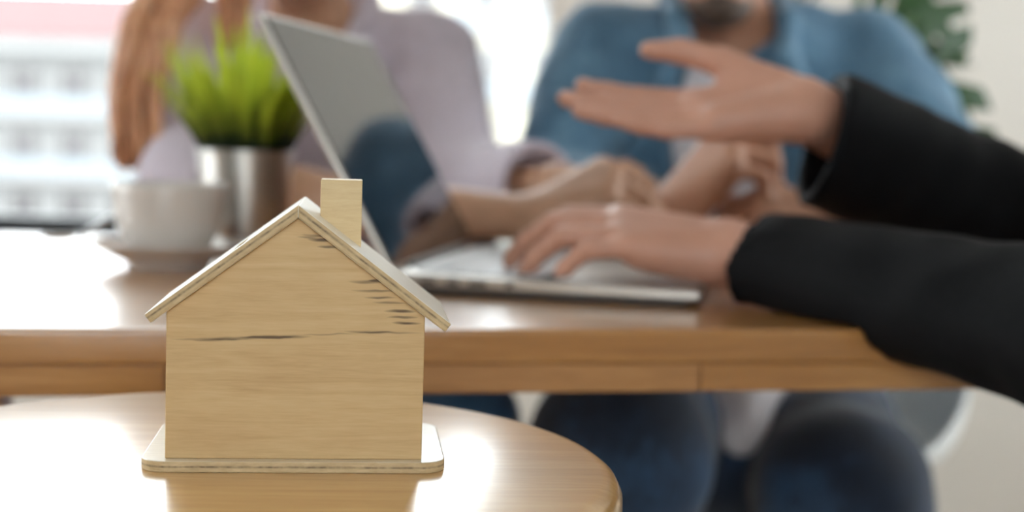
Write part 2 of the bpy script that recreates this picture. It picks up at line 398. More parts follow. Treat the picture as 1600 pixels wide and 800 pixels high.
# ------------------------------------------------------------------ round stool
SZ, SR = .726, .184; SC = (-.131, .632)
st = empty('round_side_table', (*SC, 0), math.radians(4), 'small round varnished wooden table carrying the toy house', 'side table')
prof = [(0, SZ-.028), (SR-.012, SZ-.028), (SR-.004, SZ-.024), (SR, SZ-.016), (SR-.0003, SZ-.008), (SR-.0025, SZ-.0035), (SR-.006, SZ-.001), (SR-.010, SZ), (0, SZ)]
MB().lathe(prof, 128).build('tabletop', 'stool_wood', st, True, angle=35)
for k in range(4):
    a = math.radians(45+90*k)
    MB().tube([(math.cos(a)*.10, math.sin(a)*.10, SZ-.028), (math.cos(a)*.17, math.sin(a)*.17, 0)], [.018, .013], 16).build('leg', 'stool_wood', st, True, angle=40)
MB().lathe([(.135, .25), (.145, .255), (.145, .27), (.135, .275), (.130, .2625), (.135, .25)], 64).build('foot_ring', 'stool_wood', st, True)

# ------------------------------------------------------------------ toy house
_a = P(455, 743, 1.0); HB = P(455, 743, (CAMZ-SZ)/(CAMZ-_a[2])); HYAW = math.radians(6.3)
h = empty('toy_house', (HB[0]+.0004, HB[1]+.004, SZ), HYAW, 'small plywood toy house with gable roof and square chimney', 'toy house')
BW, BD, BT = .1335, .088, .005
o = MB().plate(rrect(-BW/2, BW/2, 0, BD, .011, 8), 0, BT).build('base', ['birch_base', 'ply_layers'], h)
for f in o.data.polygons:
    if abs(f.normal.z) < .5: f.material_index = 1
bevel_mod(o, .0006, 2)
WW = .1122; WY0, WY1 = .006, .080; EH, AH = .0645, .1068     # wall width, front/back, eave and apex heights over the base
pw = .004
def gable(): return [(-WW/2, 0), (WW/2, 0), (WW/2, EH), (0, AH), (-WW/2, EH)]
def hshift(o, y, z=BT): o.location = (0, y, z); return o
o = hshift(MB().prism(gable(), 0, pw).build('front_wall', 'birch_front', h), WY0); bevel_mod(o, .0004, 2)
o = hshift(MB().prism(gable(), 0, pw).build('back_wall', 'birch', h), WY1-pw); bevel_mod(o, .0004, 2)
for s in (-1, 1):
    o = MB().box((s*(WW/2-pw/2), (WY0+WY1)/2, BT+EH/2-.001), (pw, WY1-WY0-2*pw, EH-.002)).build('side_wall', 'birch', h)
# roof boards: local z = thickness, so the ply layers of the edge follow the slope
slope = math.atan2(AH-EH, WW/2); RT = .0046; RY_0, RY_1 = .001, .083
apex = BT + AH
Lr = .0815
def roof_board(sgn, Lr):
    slot = sgn < 0
    m = MB()
    if not slot:
        m.plate([(0, RY_0), (Lr, RY_0), (Lr, RY_1), (0, RY_1)], 0, RT)
    else:   # board with the coin slot cut through it
        sx0, sx1, sy0, sy1 = .0270, .0340, .025, .071
        xs_, ys_ = [0, sx0, sx1, Lr], [RY_0, sy0, sy1, RY_1]
        V = [[[m.bm.verts.new((x, y, z)) for z in (0, RT)] for y in ys_] for x in xs_]
        for i in range(3):
            for j in range(3):
                if i == 1 and j == 1: continue
                m.bm.faces.new((V[i][j][1], V[i+1][j][1], V[i+1][j+1][1], V[i][j+1][1])); m.bm.faces.new((V[i][j][0], V[i][j+1][0], V[i+1][j+1][0], V[i+1][j][0]))
        for i in range(3):
            m.bm.faces.new((V[i][0][0], V[i+1][0][0], V[i+1][0][1], V[i][0][1])); m.bm.faces.new((V[i][3][0], V[i][3][1], V[i+1][3][1], V[i+1][3][0]))
            m.bm.faces.new((V[0][i][0], V[0][i][1], V[0][i+1][1], V[0][i+1][0])); m.bm.faces.new((V[3][i][0], V[3][i+1][0], V[3][i+1][1], V[3][i][1]))
        for q in (((1,1),(2,1)), ((2,1),(2,2)), ((2,2),(1,2)), ((1,2),(1,1))):
            (a, b_), (c, d) = q; m.bm.faces.new((V[a][b_][0], V[c][d][0], V[c][d][1], V[a][b_][1]))
    # mitre the ridge end: slide the top edge back to the vertical plane through the ridge
    for v in m.bm.verts:
        if v.co.x < 1e-6 and v.co.z > RT*.5: v.co.x = -RT*math.tan(slope)
    o = m.build('roof_board', ['birch_lit_top', 'ply_layers'], h)
    for f in o.data.polygons:
        if abs(f.normal.z) < .5: f.material_index = 1
    o.location = (0, 0, apex + .0002)
    o.rotation_euler = (0, slope, 0) if sgn > 0 else (0, slope, 0)
    if sgn < 0: o.scale = (1, 1, 1); o.rotation_euler = (0, slope, math.pi); o.location = (0, RY_0+RY_1, apex + .0002)
    bevel_mod(o, .0007, 2)
    return o
roof_board(1, .0812); roof_board(-1, .0778)
cx0, cx1, cy0, cy1, ctop = .0086, .0274, .034, .052, .1278
def roofz(x): return apex + RT/math.cos(slope) - abs(x)*math.tan(slope)
m = MB(); m.prism([(cx0, roofz(cx0)-.0006), (cx1, roofz(cx1)-.0006), (cx1, ctop), (cx0, ctop)], cy0, cy1)
o = m.build('chimney', 'birch', h); bevel_mod(o, .0004, 2)

# ------------------------------------------------------------------ laptop
LA = math.radians(-9.9)
lp = empty('laptop', (-.095, 1.113, TZ), LA, 'open silver laptop with a black glossy display on the wooden table', 'laptop')
LX, LY, LZ = .242, .322, .0165
prof = [(0, .0065), (LX-.001, .0058), (LX, .0105), (LX-.002, .0130), (.004, LZ), (0, LZ-.002)]
o = MB().prism(prof, 0, LY).build('base', 'laptop_metal', lp); bevel_mod(o, .0015, 3)
o = MB().prism([(.003, .0064), (.012, .0016), (LX-.014, .0016), (LX-.004, .0058)], .003, LY-.003).build('bottom_case_shade', 'laptop_dark', lp)  # dark wedge stands in for the shadow under the laptop
def deckz(x): return LZ - (LZ-.0130)*x/LX
deck_rot = math.atan2(LZ-.0130, LX)
MB().box((.072, LY/2, deckz(.072)+.0002), (.112, LY-.036, .0006)).build('keyboard_well', 'laptop_dark', lp, rot=(0, 0, 0))
km = {}
def key(x, y, dx, dy):
    k = (round(dx, 4), round(dy, 4))
    if k not in km:
        km[k] = MB().box((0, 0, .0007), (dx, dy, .0014), .0005, 1).mesh('key')
    obj('key', km[k], 'laptop_key', lp, (x, y, deckz(x)+.0006), (0, deck_rot, 0))
rows_x = [.0205] + [.0355 + .0185*i for i in range(5)]
for r, x in enumerate(rows_x):
    dx = .0105 if r == 0 else .0162
    if r < 5:
        n = 14; pit = (LY-.044)/n
        for c in range(n): key(x, .022+pit*(c+.5), dx, pit-.0028)
    else:
        y = .022
        for wd in (1, 1, 1, 1.25, 5.2, 1.25, 1, 1.3, 1):
            ln = wd*(LY-.044)/14.0; key(x, y+ln/2, dx, ln-.0028); y += ln
o = MB().box((.182, LY/2, deckz(.182)+.0001), (.082, .11, .0006)).build('touchpad', 'laptop_metal', lp)
for y in (.03, LY-.03):
    for x in (.03, LX-.035): MB().lathe([(0, 0), (.006, 0), (.006, .002), (0, .002)], 16, (x, y, 0)).build('rubber_foot', 'laptop_dark', lp)
for x, l_ in ((.03, .012), (.05, .010), (.07, .014), (.095, .006)):
    MB().box((x, .0002, .0105), (l_, .0012, .0036), .0004, 1).build('port', 'laptop_dark', lp)
MB().tube([(.002, .05, LZ-.001), (.002, LY-.05, LZ-.001)], .0052, 14).build('hinge', 'laptop_dark', lp, True, angle=40)
lean = math.radians(29.5)
lid = MB().box((-.0035, LY/2, .1175), (.0055, LY, .231), .002, 3).build('lid', 'laptop_metal', lp)
lid.location = (.004, 0, LZ-.001); lid.rotation_euler = (0, -lean, 0)
o = MB().box((-.0002, LY/2, .1185), (.0012, LY-.010, .222), .0004, 1).build('display', 'display_glass', lid)
MB().lathe([(0, 0), (.0012, 0), (.0012, .0004), (0, .0004)], 12).build('webcam', 'laptop_dark', lid, loc=(.0005, LY/2, .225), rot=(0, math.pi/2, 0))

# ------------------------------------------------------------------ cup, saucer, spoon, grass pot
CP = P(263, 418, 1.275); CX, CY = CP[0], CP[1]
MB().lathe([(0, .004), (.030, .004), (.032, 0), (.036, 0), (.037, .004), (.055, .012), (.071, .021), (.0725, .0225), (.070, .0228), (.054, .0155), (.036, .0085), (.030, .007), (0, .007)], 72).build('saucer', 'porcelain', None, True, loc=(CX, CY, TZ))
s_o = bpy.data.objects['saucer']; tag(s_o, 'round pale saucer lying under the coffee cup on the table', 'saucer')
cup = empty('coffee_cup', (CX, CY, TZ+.007), math.radians(105), 'white porcelain coffee cup standing on a saucer beside the grass pot', 'cup')
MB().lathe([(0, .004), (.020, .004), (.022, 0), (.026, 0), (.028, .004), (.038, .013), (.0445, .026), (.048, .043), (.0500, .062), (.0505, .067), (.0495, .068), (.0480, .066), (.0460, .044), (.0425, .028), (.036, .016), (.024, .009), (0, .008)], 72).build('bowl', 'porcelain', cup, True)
MB().lathe([(0, .052), (.046, .052), (.0462, .0528), (0, .0528)], 48).build('coffee', 'coffee', cup, True)
hp = [(.046, 0, .056), (.058, 0, .060), (.070, 0, .055), (.074, 0, .043), (.069, 0, .031), (.056, 0, .024), (.043, 0, .024)]
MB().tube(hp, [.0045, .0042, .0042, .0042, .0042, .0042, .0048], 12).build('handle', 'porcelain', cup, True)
sp_ = empty('teaspoon', (CX-.068, CY+.02, TZ+.024), 0, 'steel teaspoon leaning on the saucer rim beside the white cup', 'spoon')
a = np.array([-.014, -.012, .0005]); b_ = np.array([.030, .055, .036])
dv = (b_-a)
m = MB(); m.tube([a + dv*k/8 for k in range(9)], [.003, .0034, .0030, .0028, .003, .0036, .0042, .0046, .0035], 10); m.build('handle', 'steel', sp_, True)
m = MB(); m.lathe([(0, -.0035), (.008, -.0028), (.0135, .0002), (.0145, .0030), (.0138, .0032), (.0125, .0010), (.007, -.0020), (0, -.0026)], 32)
o = m.build('bowl', 'steel', sp_, True, loc=tuple(a + np.array([-.0155, -.012, 0]))); o.scale = (.9, 1.3, 1); o.rotation_euler = (0, 0, math.radians(-35))

GP = P(382, 388, 1.40); GX, GY = GP[0], GP[1]
gp = empty('potted_grass', (GX, GY, TZ), 0, 'tuft of bright green grass in a brushed metal pot', 'potted plant')
MB().lathe([(0, 0), (.0375, 0), (.0385, .002), (.0470, .100), (.0490, .101), (.0492, .1045), (.0470, .1055), (.0455, .104), (.0440, .094), (.0365, .004), (0, .004)], 64).build('pot', 'pot_metal', gp, True, angle=40)
MB().lathe([(0, .094), (.0438, .093), (.0436, .088), (0, .088)], 40).build('soil', 'soil', gp, True)
def blade_mesh(L, wd, bend, twist):
    m = MB(); n = 7; prev = None
    for i in range(n+1):
        s = i/n; ww = wd*(1-.15*s)*(1-s**3.2)+.00035; x = bend*s*s; z = L*(s - .12*abs(bend/L)*s*s)
        tw = twist*s; c, sn = math.cos(tw), math.sin(tw)
        row = [m.bm.verts.new((x + k*ww*-sn*.6 + (0 if k else ww*.28), k*ww*c, z)) for k in (-1, 0, 1)]
        if prev:
            m.bm.faces.new((prev[0], prev[1], row[1], row[0])); m.bm.faces.new((prev[1], prev[2], row[2], row[1]))
        prev = row
    me = m.mesh('leaf'); me.polygons.foreach_set('use_smooth', [True]*len(me.polygons)); return me
bl = [blade_mesh(*q) for q in ((.160, .0058, .020, .4), (.145, .0052, .032, -.5), (.175, .0060, .012, .3), (.125, .0050, .026, .6), (.155, .0055, .034, -.3), (.178, .0056, .018, .4))]
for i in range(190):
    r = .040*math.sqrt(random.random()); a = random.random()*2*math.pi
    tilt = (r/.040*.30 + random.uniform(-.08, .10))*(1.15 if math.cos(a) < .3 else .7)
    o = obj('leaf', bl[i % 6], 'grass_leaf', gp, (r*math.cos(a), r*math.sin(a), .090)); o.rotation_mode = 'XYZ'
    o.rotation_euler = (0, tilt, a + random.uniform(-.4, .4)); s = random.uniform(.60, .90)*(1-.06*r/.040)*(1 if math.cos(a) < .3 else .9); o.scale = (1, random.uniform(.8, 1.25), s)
# ------------------------------------------------------------------ bodies and clothes: signed distance fields meshed with surface nets
def V3(*a): return np.array(a, dtype=float)
def nrm(v): v = np.asarray(v, float); return v/np.linalg.norm(v)
def cone(a, b, ra, rb): return ('c', np.asarray(a, float), np.asarray(b, float), ra, rb)
def ell(c, r, ax=None): return ('e', np.asarray(c, float), np.asarray(r, float), np.eye(3) if ax is None else np.asarray(ax, float))
def grow(prims, g):
    out = []
    for p in prims: out.append(('c', p[1], p[2], p[3]+g, p[4]+g) if p[0] == 'c' else ('e', p[1], p[2]+g, p[3]))
    return out
def evalp(p, Q):
    if p[0] == 'c':
        ba = p[2]-p[1]; pa = Q-p[1]; t = np.clip(pa@ba/(ba@ba), 0, 1)
        d = pa - t[:, None]*ba
        return np.sqrt(np.einsum('ij,ij->i', d, d)) - (p[3] + (p[4]-p[3])*t)
    q = (Q-p[1])@p[3].T; a = q/p[2]; k0 = np.sqrt(np.einsum('ij,ij->i', a, a)); a2 = a/p[2]; k1 = np.sqrt(np.einsum('ij,ij->i', a2, a2))+1e-9
    return np.where(k0 < 1e-4, -p[2].min(), k0*(k0-1)/k1)
def pbox(p):
    if p[0] == 'c':
        r = max(p[3], p[4]); return np.minimum(p[1], p[2])-r, np.maximum(p[1], p[2])+r
    r = p[2].max(); return p[1]-r, p[1]+r
def smin(a, b, k):
    if k <= 0: return np.minimum(a, b)
    h = np.clip(.5+.5*(b-a)/k, 0, 1); return b + (a-b)*h - k*h*(1-h)
def G(prims, k=.02, kout=.02, op='u', planes=()): return dict(p=prims, k=k, ko=kout, op=op, pl=[(np.asarray(a, float), nrm(n)) for a, n in planes])
def evalg(groups, Q, sel=None):
    d = np.full(len(Q), 1.0)
    for gi, g in enumerate(groups):
        dg = None
        for pi, p in enumerate(g['p']):
            if sel is not None and not sel[gi][pi]: continue
            e = evalp(p, Q); dg = e if dg is None else smin(dg, e, g['k'])
        if dg is None: continue
        for a, n in g['pl']: dg = np.maximum(dg, (Q-a)@n)
        d = smin(d, dg, g['ko']) if g['op'] == 'u' else -smin(-d, dg, g['ko'])
    return d
def wrinkle(Q, amp, fr, seed):
    r = np.random.RandomState(seed); o = np.zeros(len(Q))
    for i in range(5):
        k = r.normal(size=3); k = k/np.linalg.norm(k)*fr*(.6+.35*i); k2 = r.normal(size=3)*fr*.35
        o += np.sin(Q@k + 1.7*np.sin(Q@k2 + r.rand()*6) + r.rand()*6)/(1+.45*i)
    return amp*o*.45
# flesh and cloth rest on the table top and the laptop instead of sinking into them
SOLIDS = [(V3(0, .927, 0), math.cos(TYAW), math.sin(TYAW), V3(TX0, 0, TZ-.046), V3(TX1, TD, TZ+.0006)),
          (V3(-.095, 1.113, TZ), math.cos(LA), math.sin(LA), V3(0, 0, 0), V3(LX, LY, .0168))]
SOLIDS += [(V3(x, y, 0), 1.0, 0.0, V3(-.26, -.26, .30), V3(.26, .26, .457)) for x, y in ((.345, 2.04), (-.285, 2.03), (1.0, 1.20))]   # the three seats
def box_sdf(Q, o3, ca, sa, b0, b1):
    p = Q-o3; L = np.stack([p[:, 0]*ca + p[:, 1]*sa, -p[:, 0]*sa + p[:, 1]*ca, p[:, 2]], 1)
    q = np.abs(L - (b0+b1)/2) - (b1-b0)/2
    return np.linalg.norm(np.maximum(q, 0), axis=1) + np.minimum(q.max(1), 0)
def sdf_mesh(name, groups, vox, wr=None, clip=()):
    lo = np.min([pbox(p)[0] for g in groups if g['op'] == 'u' for p in g['p']], 0) - 3*vox
    hi = np.max([pbox(p)[1] for g in groups if g['op'] == 'u' for p in g['p']], 0) + 3*vox
    B = 12; nb = np.ceil((hi-lo)/(vox*B)).astype(int); n = nb*B+1
    D = np.empty(n, np.float32)
    ii = np.stack(np.meshgrid(*[np.arange(k) for k in nb], indexing='ij'), -1).reshape(-1, 3)
    cen = lo + (ii+.5)*vox*B; half = vox*B*.5*math.sqrt(3)
    pd = [[evalp(p, cen) for p in g['p']] for g in groups]
    tot = np.min([e for g, l in zip(groups, pd) if g['op'] == 'u' for e in l], 0)
    kk = max(g['k'] for g in groups) + (wr[0]*2 if wr else 0)
    ar = np.arange(B+1)*vox; off = np.stack(np.meshgrid(ar, ar, ar, indexing='ij'), -1).reshape(-1, 3)
    # blocks far outside or deep inside keep a constant sign
    full = evalg(groups, cen); sold = [box_sdf(cen, *sl) for sl in SOLIDS]
    for bi, (i, j, k) in enumerate(ii*B):
        c = cen[bi]
        if tot[bi] > half + kk + .006 or (full[bi] < -half*1.25 - kk and not any(q[bi] < half + .01 for q in sold)):
            D[i:i+B+1, j:j+B+1, k:k+B+1] = 1.0 if tot[bi] > 0 else -1.0
    for bi, (i, j, k) in enumerate(ii*B):
        if tot[bi] > half + kk + .006 or (full[bi] < -half*1.25 - kk and not any(q[bi] < half + .01 for q in sold)): continue
        lim = half + kk + .012
        sel = [[e[bi] < max(lim, tot[bi]+2*half+kk) for e in l] for l in pd]
        Q = lo + np.array([i, j, k])*vox + off
        d = evalg(groups, Q, sel)
        if wr: d = d + wrinkle(Q, *wr)
        for a, nn in clip: d = np.maximum(d, (Q-a)@nn)
        for si, sl in enumerate(SOLIDS):
            if sold[si][bi] < half + .01: d = np.maximum(d, -box_sdf(Q, *sl))
        D[i:i+B+1, j:j+B+1, k:k+B+1] = d.reshape(B+1, B+1, B+1)
    S = D < 0
    cnt = np.zeros(np.array(S.shape)-1, np.int8)
    for a in (0, 1):
        for b in (0, 1):
            for c in (0, 1): cnt += S[a:S.shape[0]-1+a, b:S.shape[1]-1+b, c:S.shape[2]-1+c]
    act = np.argwhere((cnt > 0) & (cnt < 8))
    idx = np.full(cnt.shape, -1, np.int32); idx[tuple(act.T)] = np.arange(len(act))
    acc = np.zeros((len(act), 3)); num = np.zeros(len(act))
    corners = [(a, b, c) for a in (0, 1) for b in (0, 1) for c in (0, 1)]
    vals = {c: D[act[:, 0]+c[0], act[:, 1]+c[1], act[:, 2]+c[2]] for c in corners}
    for c in corners:
        for ax in range(3):
            if c[ax]: continue
            e = list(c); e[ax] = 1; e = tuple(e); v0, v1 = vals[c], vals[e]; m = (v0 < 0) != (v1 < 0)
            t = np.where(m, v0/np.where(m, v0-v1, 1), 0); p = np.array(c, float)[None].repeat(len(act), 0); p[:, ax] += t
            acc += p*m[:, None]; num += m
    verts = lo + (act + acc/num[:, None])*vox
    quads = []
    for ax in range(3):
        sl0 = [slice(None)]*3; sl1 = [slice(None)]*3; sl0[ax] = slice(0, -1); sl1[ax] = slice(1, None)
        ed = np.argwhere(S[tuple(sl0)] != S[tuple(sl1)]); b, c = (ax+1) % 3, (ax+2) % 3
        ed = ed[(ed[:, b] > 0) & (ed[:, c] > 0) & (ed[:, b] < S.shape[b]-1) & (ed[:, c] < S.shape[c]-1)]
        if not len(ed): continue
        def cell(db, dc):
            q = ed.copy(); q[:, b] += db; q[:, c] += dc; return idx[tuple(q.T)]
        q = np.stack([cell(-1, -1), cell(0, -1), cell(0, 0), cell(-1, 0)], 1)
        flip = ~S[tuple(ed.T)]; q[flip] = q[flip][:, ::-1]; quads.append(q)
    quads = np.concatenate(quads); quads = quads[(quads >= 0).all(1)]
    # two rounds of light smoothing
    for it in range(2):
        s = np.zeros_like(verts); cn = np.zeros(len(verts))
        for k in range(4):
            np.add.at(s, quads[:, k], verts[quads[:, (k+1) % 4]]); np.add.at(cn, quads[:, k], 1)
            np.add.at(s, quads[:, k], verts[quads[:, (k+3) % 4]]); np.add.at(cn, quads[:, k], 1)
        verts = verts*.5 + .5*s/np.maximum(cn, 1)[:, None]
    return verts, quads
def sdf_obj(name, groups, vox, mat, parent, wr=None, clip=()):
    v, q = sdf_mesh(name, groups, vox, wr, clip)
    v = v - np.array(parent.location)
    me = bpy.data.meshes.new(name); me.vertices.add(len(v)); me.vertices.foreach_set('co', v.astype(np.float32).ravel())
    me.loops.add(len(q)*4); me.loops.foreach_set('vertex_index', q.astype(np.int32).ravel())
    me.polygons.add(len(q)); me.polygons.foreach_set('loop_start', np.arange(0, len(q)*4, 4, dtype=np.int32))
    me.update(calc_edges=True); me.validate()
    return obj(name, me, mat, parent, smooth=True)

def rot_to(v, frm, to, ang):
    """turn v by ang in the plane frm -> to (orthonormal vectors)"""
    a, b = v@frm, v@to; rest = v - a*frm - b*to
    return rest + frm*(a*math.cos(ang)-b*math.sin(ang)) + to*(a*math.sin(ang)+b*math.cos(ang))
def hand(W, Fd, Nd, right, curls, spread=(6, 1, -4, -10), thumb=(50, 25, 20), scale=1.0, thumb_pts=None):
    """prims of a hand: W wrist, Fd finger direction, Nd back-of-hand normal; curls = (mcp, pip, dip) degrees per finger index..little"""
    Fd = nrm(Fd); Nd = nrm(Nd - (Nd@Fd)*Fd); S = np.cross(Fd, Nd)*(-1 if right else 1); s = scale
    W = np.asarray(W, float)
    def L(f, sd, n): return W + s*(Fd*f + S*sd + Nd*n)
    mcp = [(.090, .027), (.094, .008), (.089, -.012), (.080, -.029)]
    palm = [cone(L(.004, sd*.45, 0), L(f, sd, .001), .0195*s, .0115*s) for f, sd in mcp]
    palm += [cone(L(.02, .014, -.006), L(.055, .026, -.008), .017*s, .013*s), cone(L(.02, -.014, -.007), L(.07, -.024, -.007), .015*s, .011*s)]
    gs = [G(palm, .012, .012)]
    lens = [(.044, .026, .021), (.049, .030, .022), (.045, .028, .022), (.035, .021, .019)]
    rad = [.0098, .0100, .0095, .0085]
    for i in range(4):
        p = L(mcp[i][0], mcp[i][1], .001); ch = []; ang = 0; r = rad[i]*s
        d0 = rot_to(Fd, Fd, S, math.radians(spread[i]))
        for j in range(3):
            ang += math.radians(curls[i][j]); d = rot_to(d0, Fd, -Nd, ang); q = p + d*lens[i][j]*s
            ch.append(cone(p, q, r*(1.0, .93, .86)[j], r*(.95, .86, .74)[j])); p = q
        gs.append(G(ch, .003, .0018))
    if thumb_pts is None:
        out, down, bend = [math.radians(x) for x in thumb]
        p0 = L(.022, .020, -.008); d = rot_to(rot_to(Fd, Fd, S, out), S, -Nd, down)
        p1 = p0 + d*.044*s; d2 = rot_to(d, S, Fd, math.radians(15)) if bend >= 0 else d
        d2 = nrm(d*math.cos(bend) + Fd*math.sin(bend)); p2 = p1 + d2*.033*s; d3 = nrm(d2 + Fd*math.sin(bend)*.5); p3 = p2 + d3*.026*s
        thumb_pts = [p0, p1, p2, p3]
    tp = thumb_pts
    gs.append(G([cone(tp[0], tp[1], .0165*s, .0125*s), cone(tp[1], tp[2], .0118*s, .0105*s), cone(tp[2], tp[3], .0105*s, .0078*s)], .006, .009))
    return gs
def lerp(a, b, t): return a + (b-a)*t
def head_groups(c, f, u, s=1.0):
    f = nrm(f); u = nrm(u - (u@f)*f); r = np.cross(f, u)
    def L(x, y, z): return c + s*(r*x + f*y + u*z)
    ax = np.stack([r, f, u])
    g = [G([ell(L(0, -.012, .035), V3(.076, .096, .092)*s, ax), ell(L(0, .022, -.030), V3(.060, .066, .088)*s, ax),
            cone(L(-.048, .01, -.062), L(-.016, .062, -.100), .020*s, .018*s), cone(L(.048, .01, -.062), L(.016, .062, -.100), .020*s, .018*s), cone(L(-.012, .066, -.100), L(.012, .066, -.100), .019*s, .019*s)], .025, .02),
         G([cone(L(-.034, .072, .028), L(.034, .072, .028), .012*s, .012*s)], .01, .015),
         G([ell(L(-.033, .094, .006), V3(.017, .014, .012)*s, ax), ell(L(.033, .094, .006), V3(.017, .014, .012)*s, ax)], .004, .012, 's'),
         G([cone(L(0, .082, .022), L(0, .103, -.022), .008*s, .0125*s), cone(L(-.011, .090, -.026), L(.011, .090, -.026), .008*s, .008*s)], .008, .01),
         G([cone(L(-.020, .079, -.058), L(0, .086, -.055), .0055*s, .0065*s), cone(L(.020, .079, -.058), L(0, .086, -.055), .0055*s, .0065*s)], .004, .007),
         G([cone(L(-.018, .078, -.069), L(0, .084, -.071), .0055*s, .0075*s), cone(L(.018, .078, -.069), L(0, .084, -.071), .0055*s, .0075*s)], .004, .006),
         G([ell(L(-.078, -.008, -.004), V3(.010, .018, .030)*s, ax)], .0, .006), G([ell(L(.078, -.008, -.004), V3(.010, .018, .030)*s, ax)], .0, .006)]
    return g, L, ax
def eyes(L, parent, s=1.0):
    for x in (-.033, .033):
        c = L(x, .0685, .006) - np.array(parent.location)
        o = MB().lathe([(0, -.0125)] + [(.0125*math.cos(t), .0125*math.sin(t)) for t in np.linspace(-1.4, 1.4, 11)] + [(0, .0125)], 24).build('eye', 'eye_white', parent, True, loc=tuple(c))
        d = nrm(L(x, 1, -.1) - L(x, 0, 0)); o.rotation_euler = Vector(d).to_track_quat('Z', 'Y').to_euler()
        MB().tube([L(x-.018, .0805, .028)-np.array(parent.location), L(x, .0865, .032)-np.array(parent.location), L(x+.018, .0805, .028)-np.array(parent.location)], [.002, .0034, .002], 8).build('eyebrow', 'beard_hair', parent, True)
        MB().lathe([(0, .0128), (.004, .0126), (.0058, .0113), (.0055, .0105), (0, .0118)], 24).build('iris', 'iris', o, True)
def person_core(J, skin_hands, f, head=None, heads=1.0, wide=1.0):
    """skin groups of a whole seated figure"""
    up = nrm(J['chest']-J['pelvis']); rt = nrm(J['sl']-J['sr']); fw = np.cross(rt, up); ax = np.stack([rt, nrm(fw), up]); w = wide
    torso = [ell(J['pelvis'], V3(.155, .115, .11)*w, ax), ell(lerp(J['pelvis'], J['chest'], .5), V3(.130, .095, .15)*w, ax), ell(J['chest'], V3(.155, .108, .17)*w, ax), cone(lerp(J['sl'], J['sr'], .12), lerp(J['sr'], J['sl'], .12), .052*w, .052*w)]
    gs = [G(torso, .06, .03)]
    gs.append(G([cone(J['neck'], J['headbase'], .056*w, .052*w)], .02, .04))
    for s in 'lr':
        gs.append(G([cone(J['s'+s], J['e'+s], .047*w, .037*w), cone(J['e'+s], lerp(J['e'+s], J['w'+s], .35), .037*w, .038*w), cone(lerp(J['e'+s], J['w'+s], .35), J['w'+s], .038*w, .0255*w)], .02, .03))
        gs.append(G([cone(J['h'+s], J['k'+s], .078*w, .052*w), cone(J['k'+s], lerp(J['k'+s], J['a'+s], .35), .050*w, .050*w), cone(lerp(J['k'+s], J['a'+s], .35), J['a'+s], .050*w, .034*w)], .03, .04))
        gs.append(G([cone(J['a'+s], J['a'+s]+J['foot']*.14+V3(0, 0, -.035), .034*w, .025*w), cone(J['a'+s]+V3(0, 0, -.03), J['a'+s]+J['foot']*.10+V3(0, 0, -.04), .033, .03)], .02, .02))
    for hg in skin_hands: gs += hg
    return gs, ax
def sleeve(S, E, W, rs, re, rw, tcuff=1.0, plane=None, wall=.010):
    """sleeve groups: upper arm + forearm, trimmed and hollowed at the cuff"""
    C = lerp(E, W, tcuff); d = nrm(W-E); rc = re + (rw-re)*tcuff
    up = G([cone(S, E, rs, re)], .02, .035)
    fo = G([cone(E, C+d*(.03 if plane is None else .09), re, rc)], .02, .03, planes=[(C, d) if plane is None else plane])
    hol = G([cone(C-d*.012, C+d*.10, rc-wall, rc-wall)], 0, .002, 's')
    return [up, fo], hol
def trousers(J, g, ax, w=1.0, torso_top=.25):
    gs = [G([ell(J['pelvis'], V3(.165, .125, .115)*w+g, ax), cone(J['hl'], J['hr'], .10*w, .10*w)], .04, .04)]
    for s in 'lr':
        gs.append(G([cone(J['h'+s], J['k'+s], .088*w+g, .064*w+g)], .03, .03))
        d = nrm(J['a'+s]-J['k'+s]); e = J['a'+s]+d*.02
        gs.append(G([cone(J['k'+s], e, .064*w+g, .058*w+g)], .03, .03, planes=[(e, d)]))
    return gs
def shoes(J, parent, mat):
    for s in 'lr':
        a = J['a'+s]; f = J['foot']
        g = [G([cone(V3(a[0], a[1], .045)-f*.03, V3(a[0], a[1], .042)+f*.14, .042, .036), cone(V3(a[0], a[1], .09), V3(a[0], a[1], .05)+f*.04, .042, .042)], .03, .02, planes=[(V3(0, 0, .115), (0, 0, 1)), (V3(0, 0, 0.002), (0, 0, -1))])]
        sdf_obj('shoe', g, .006, mat, parent)

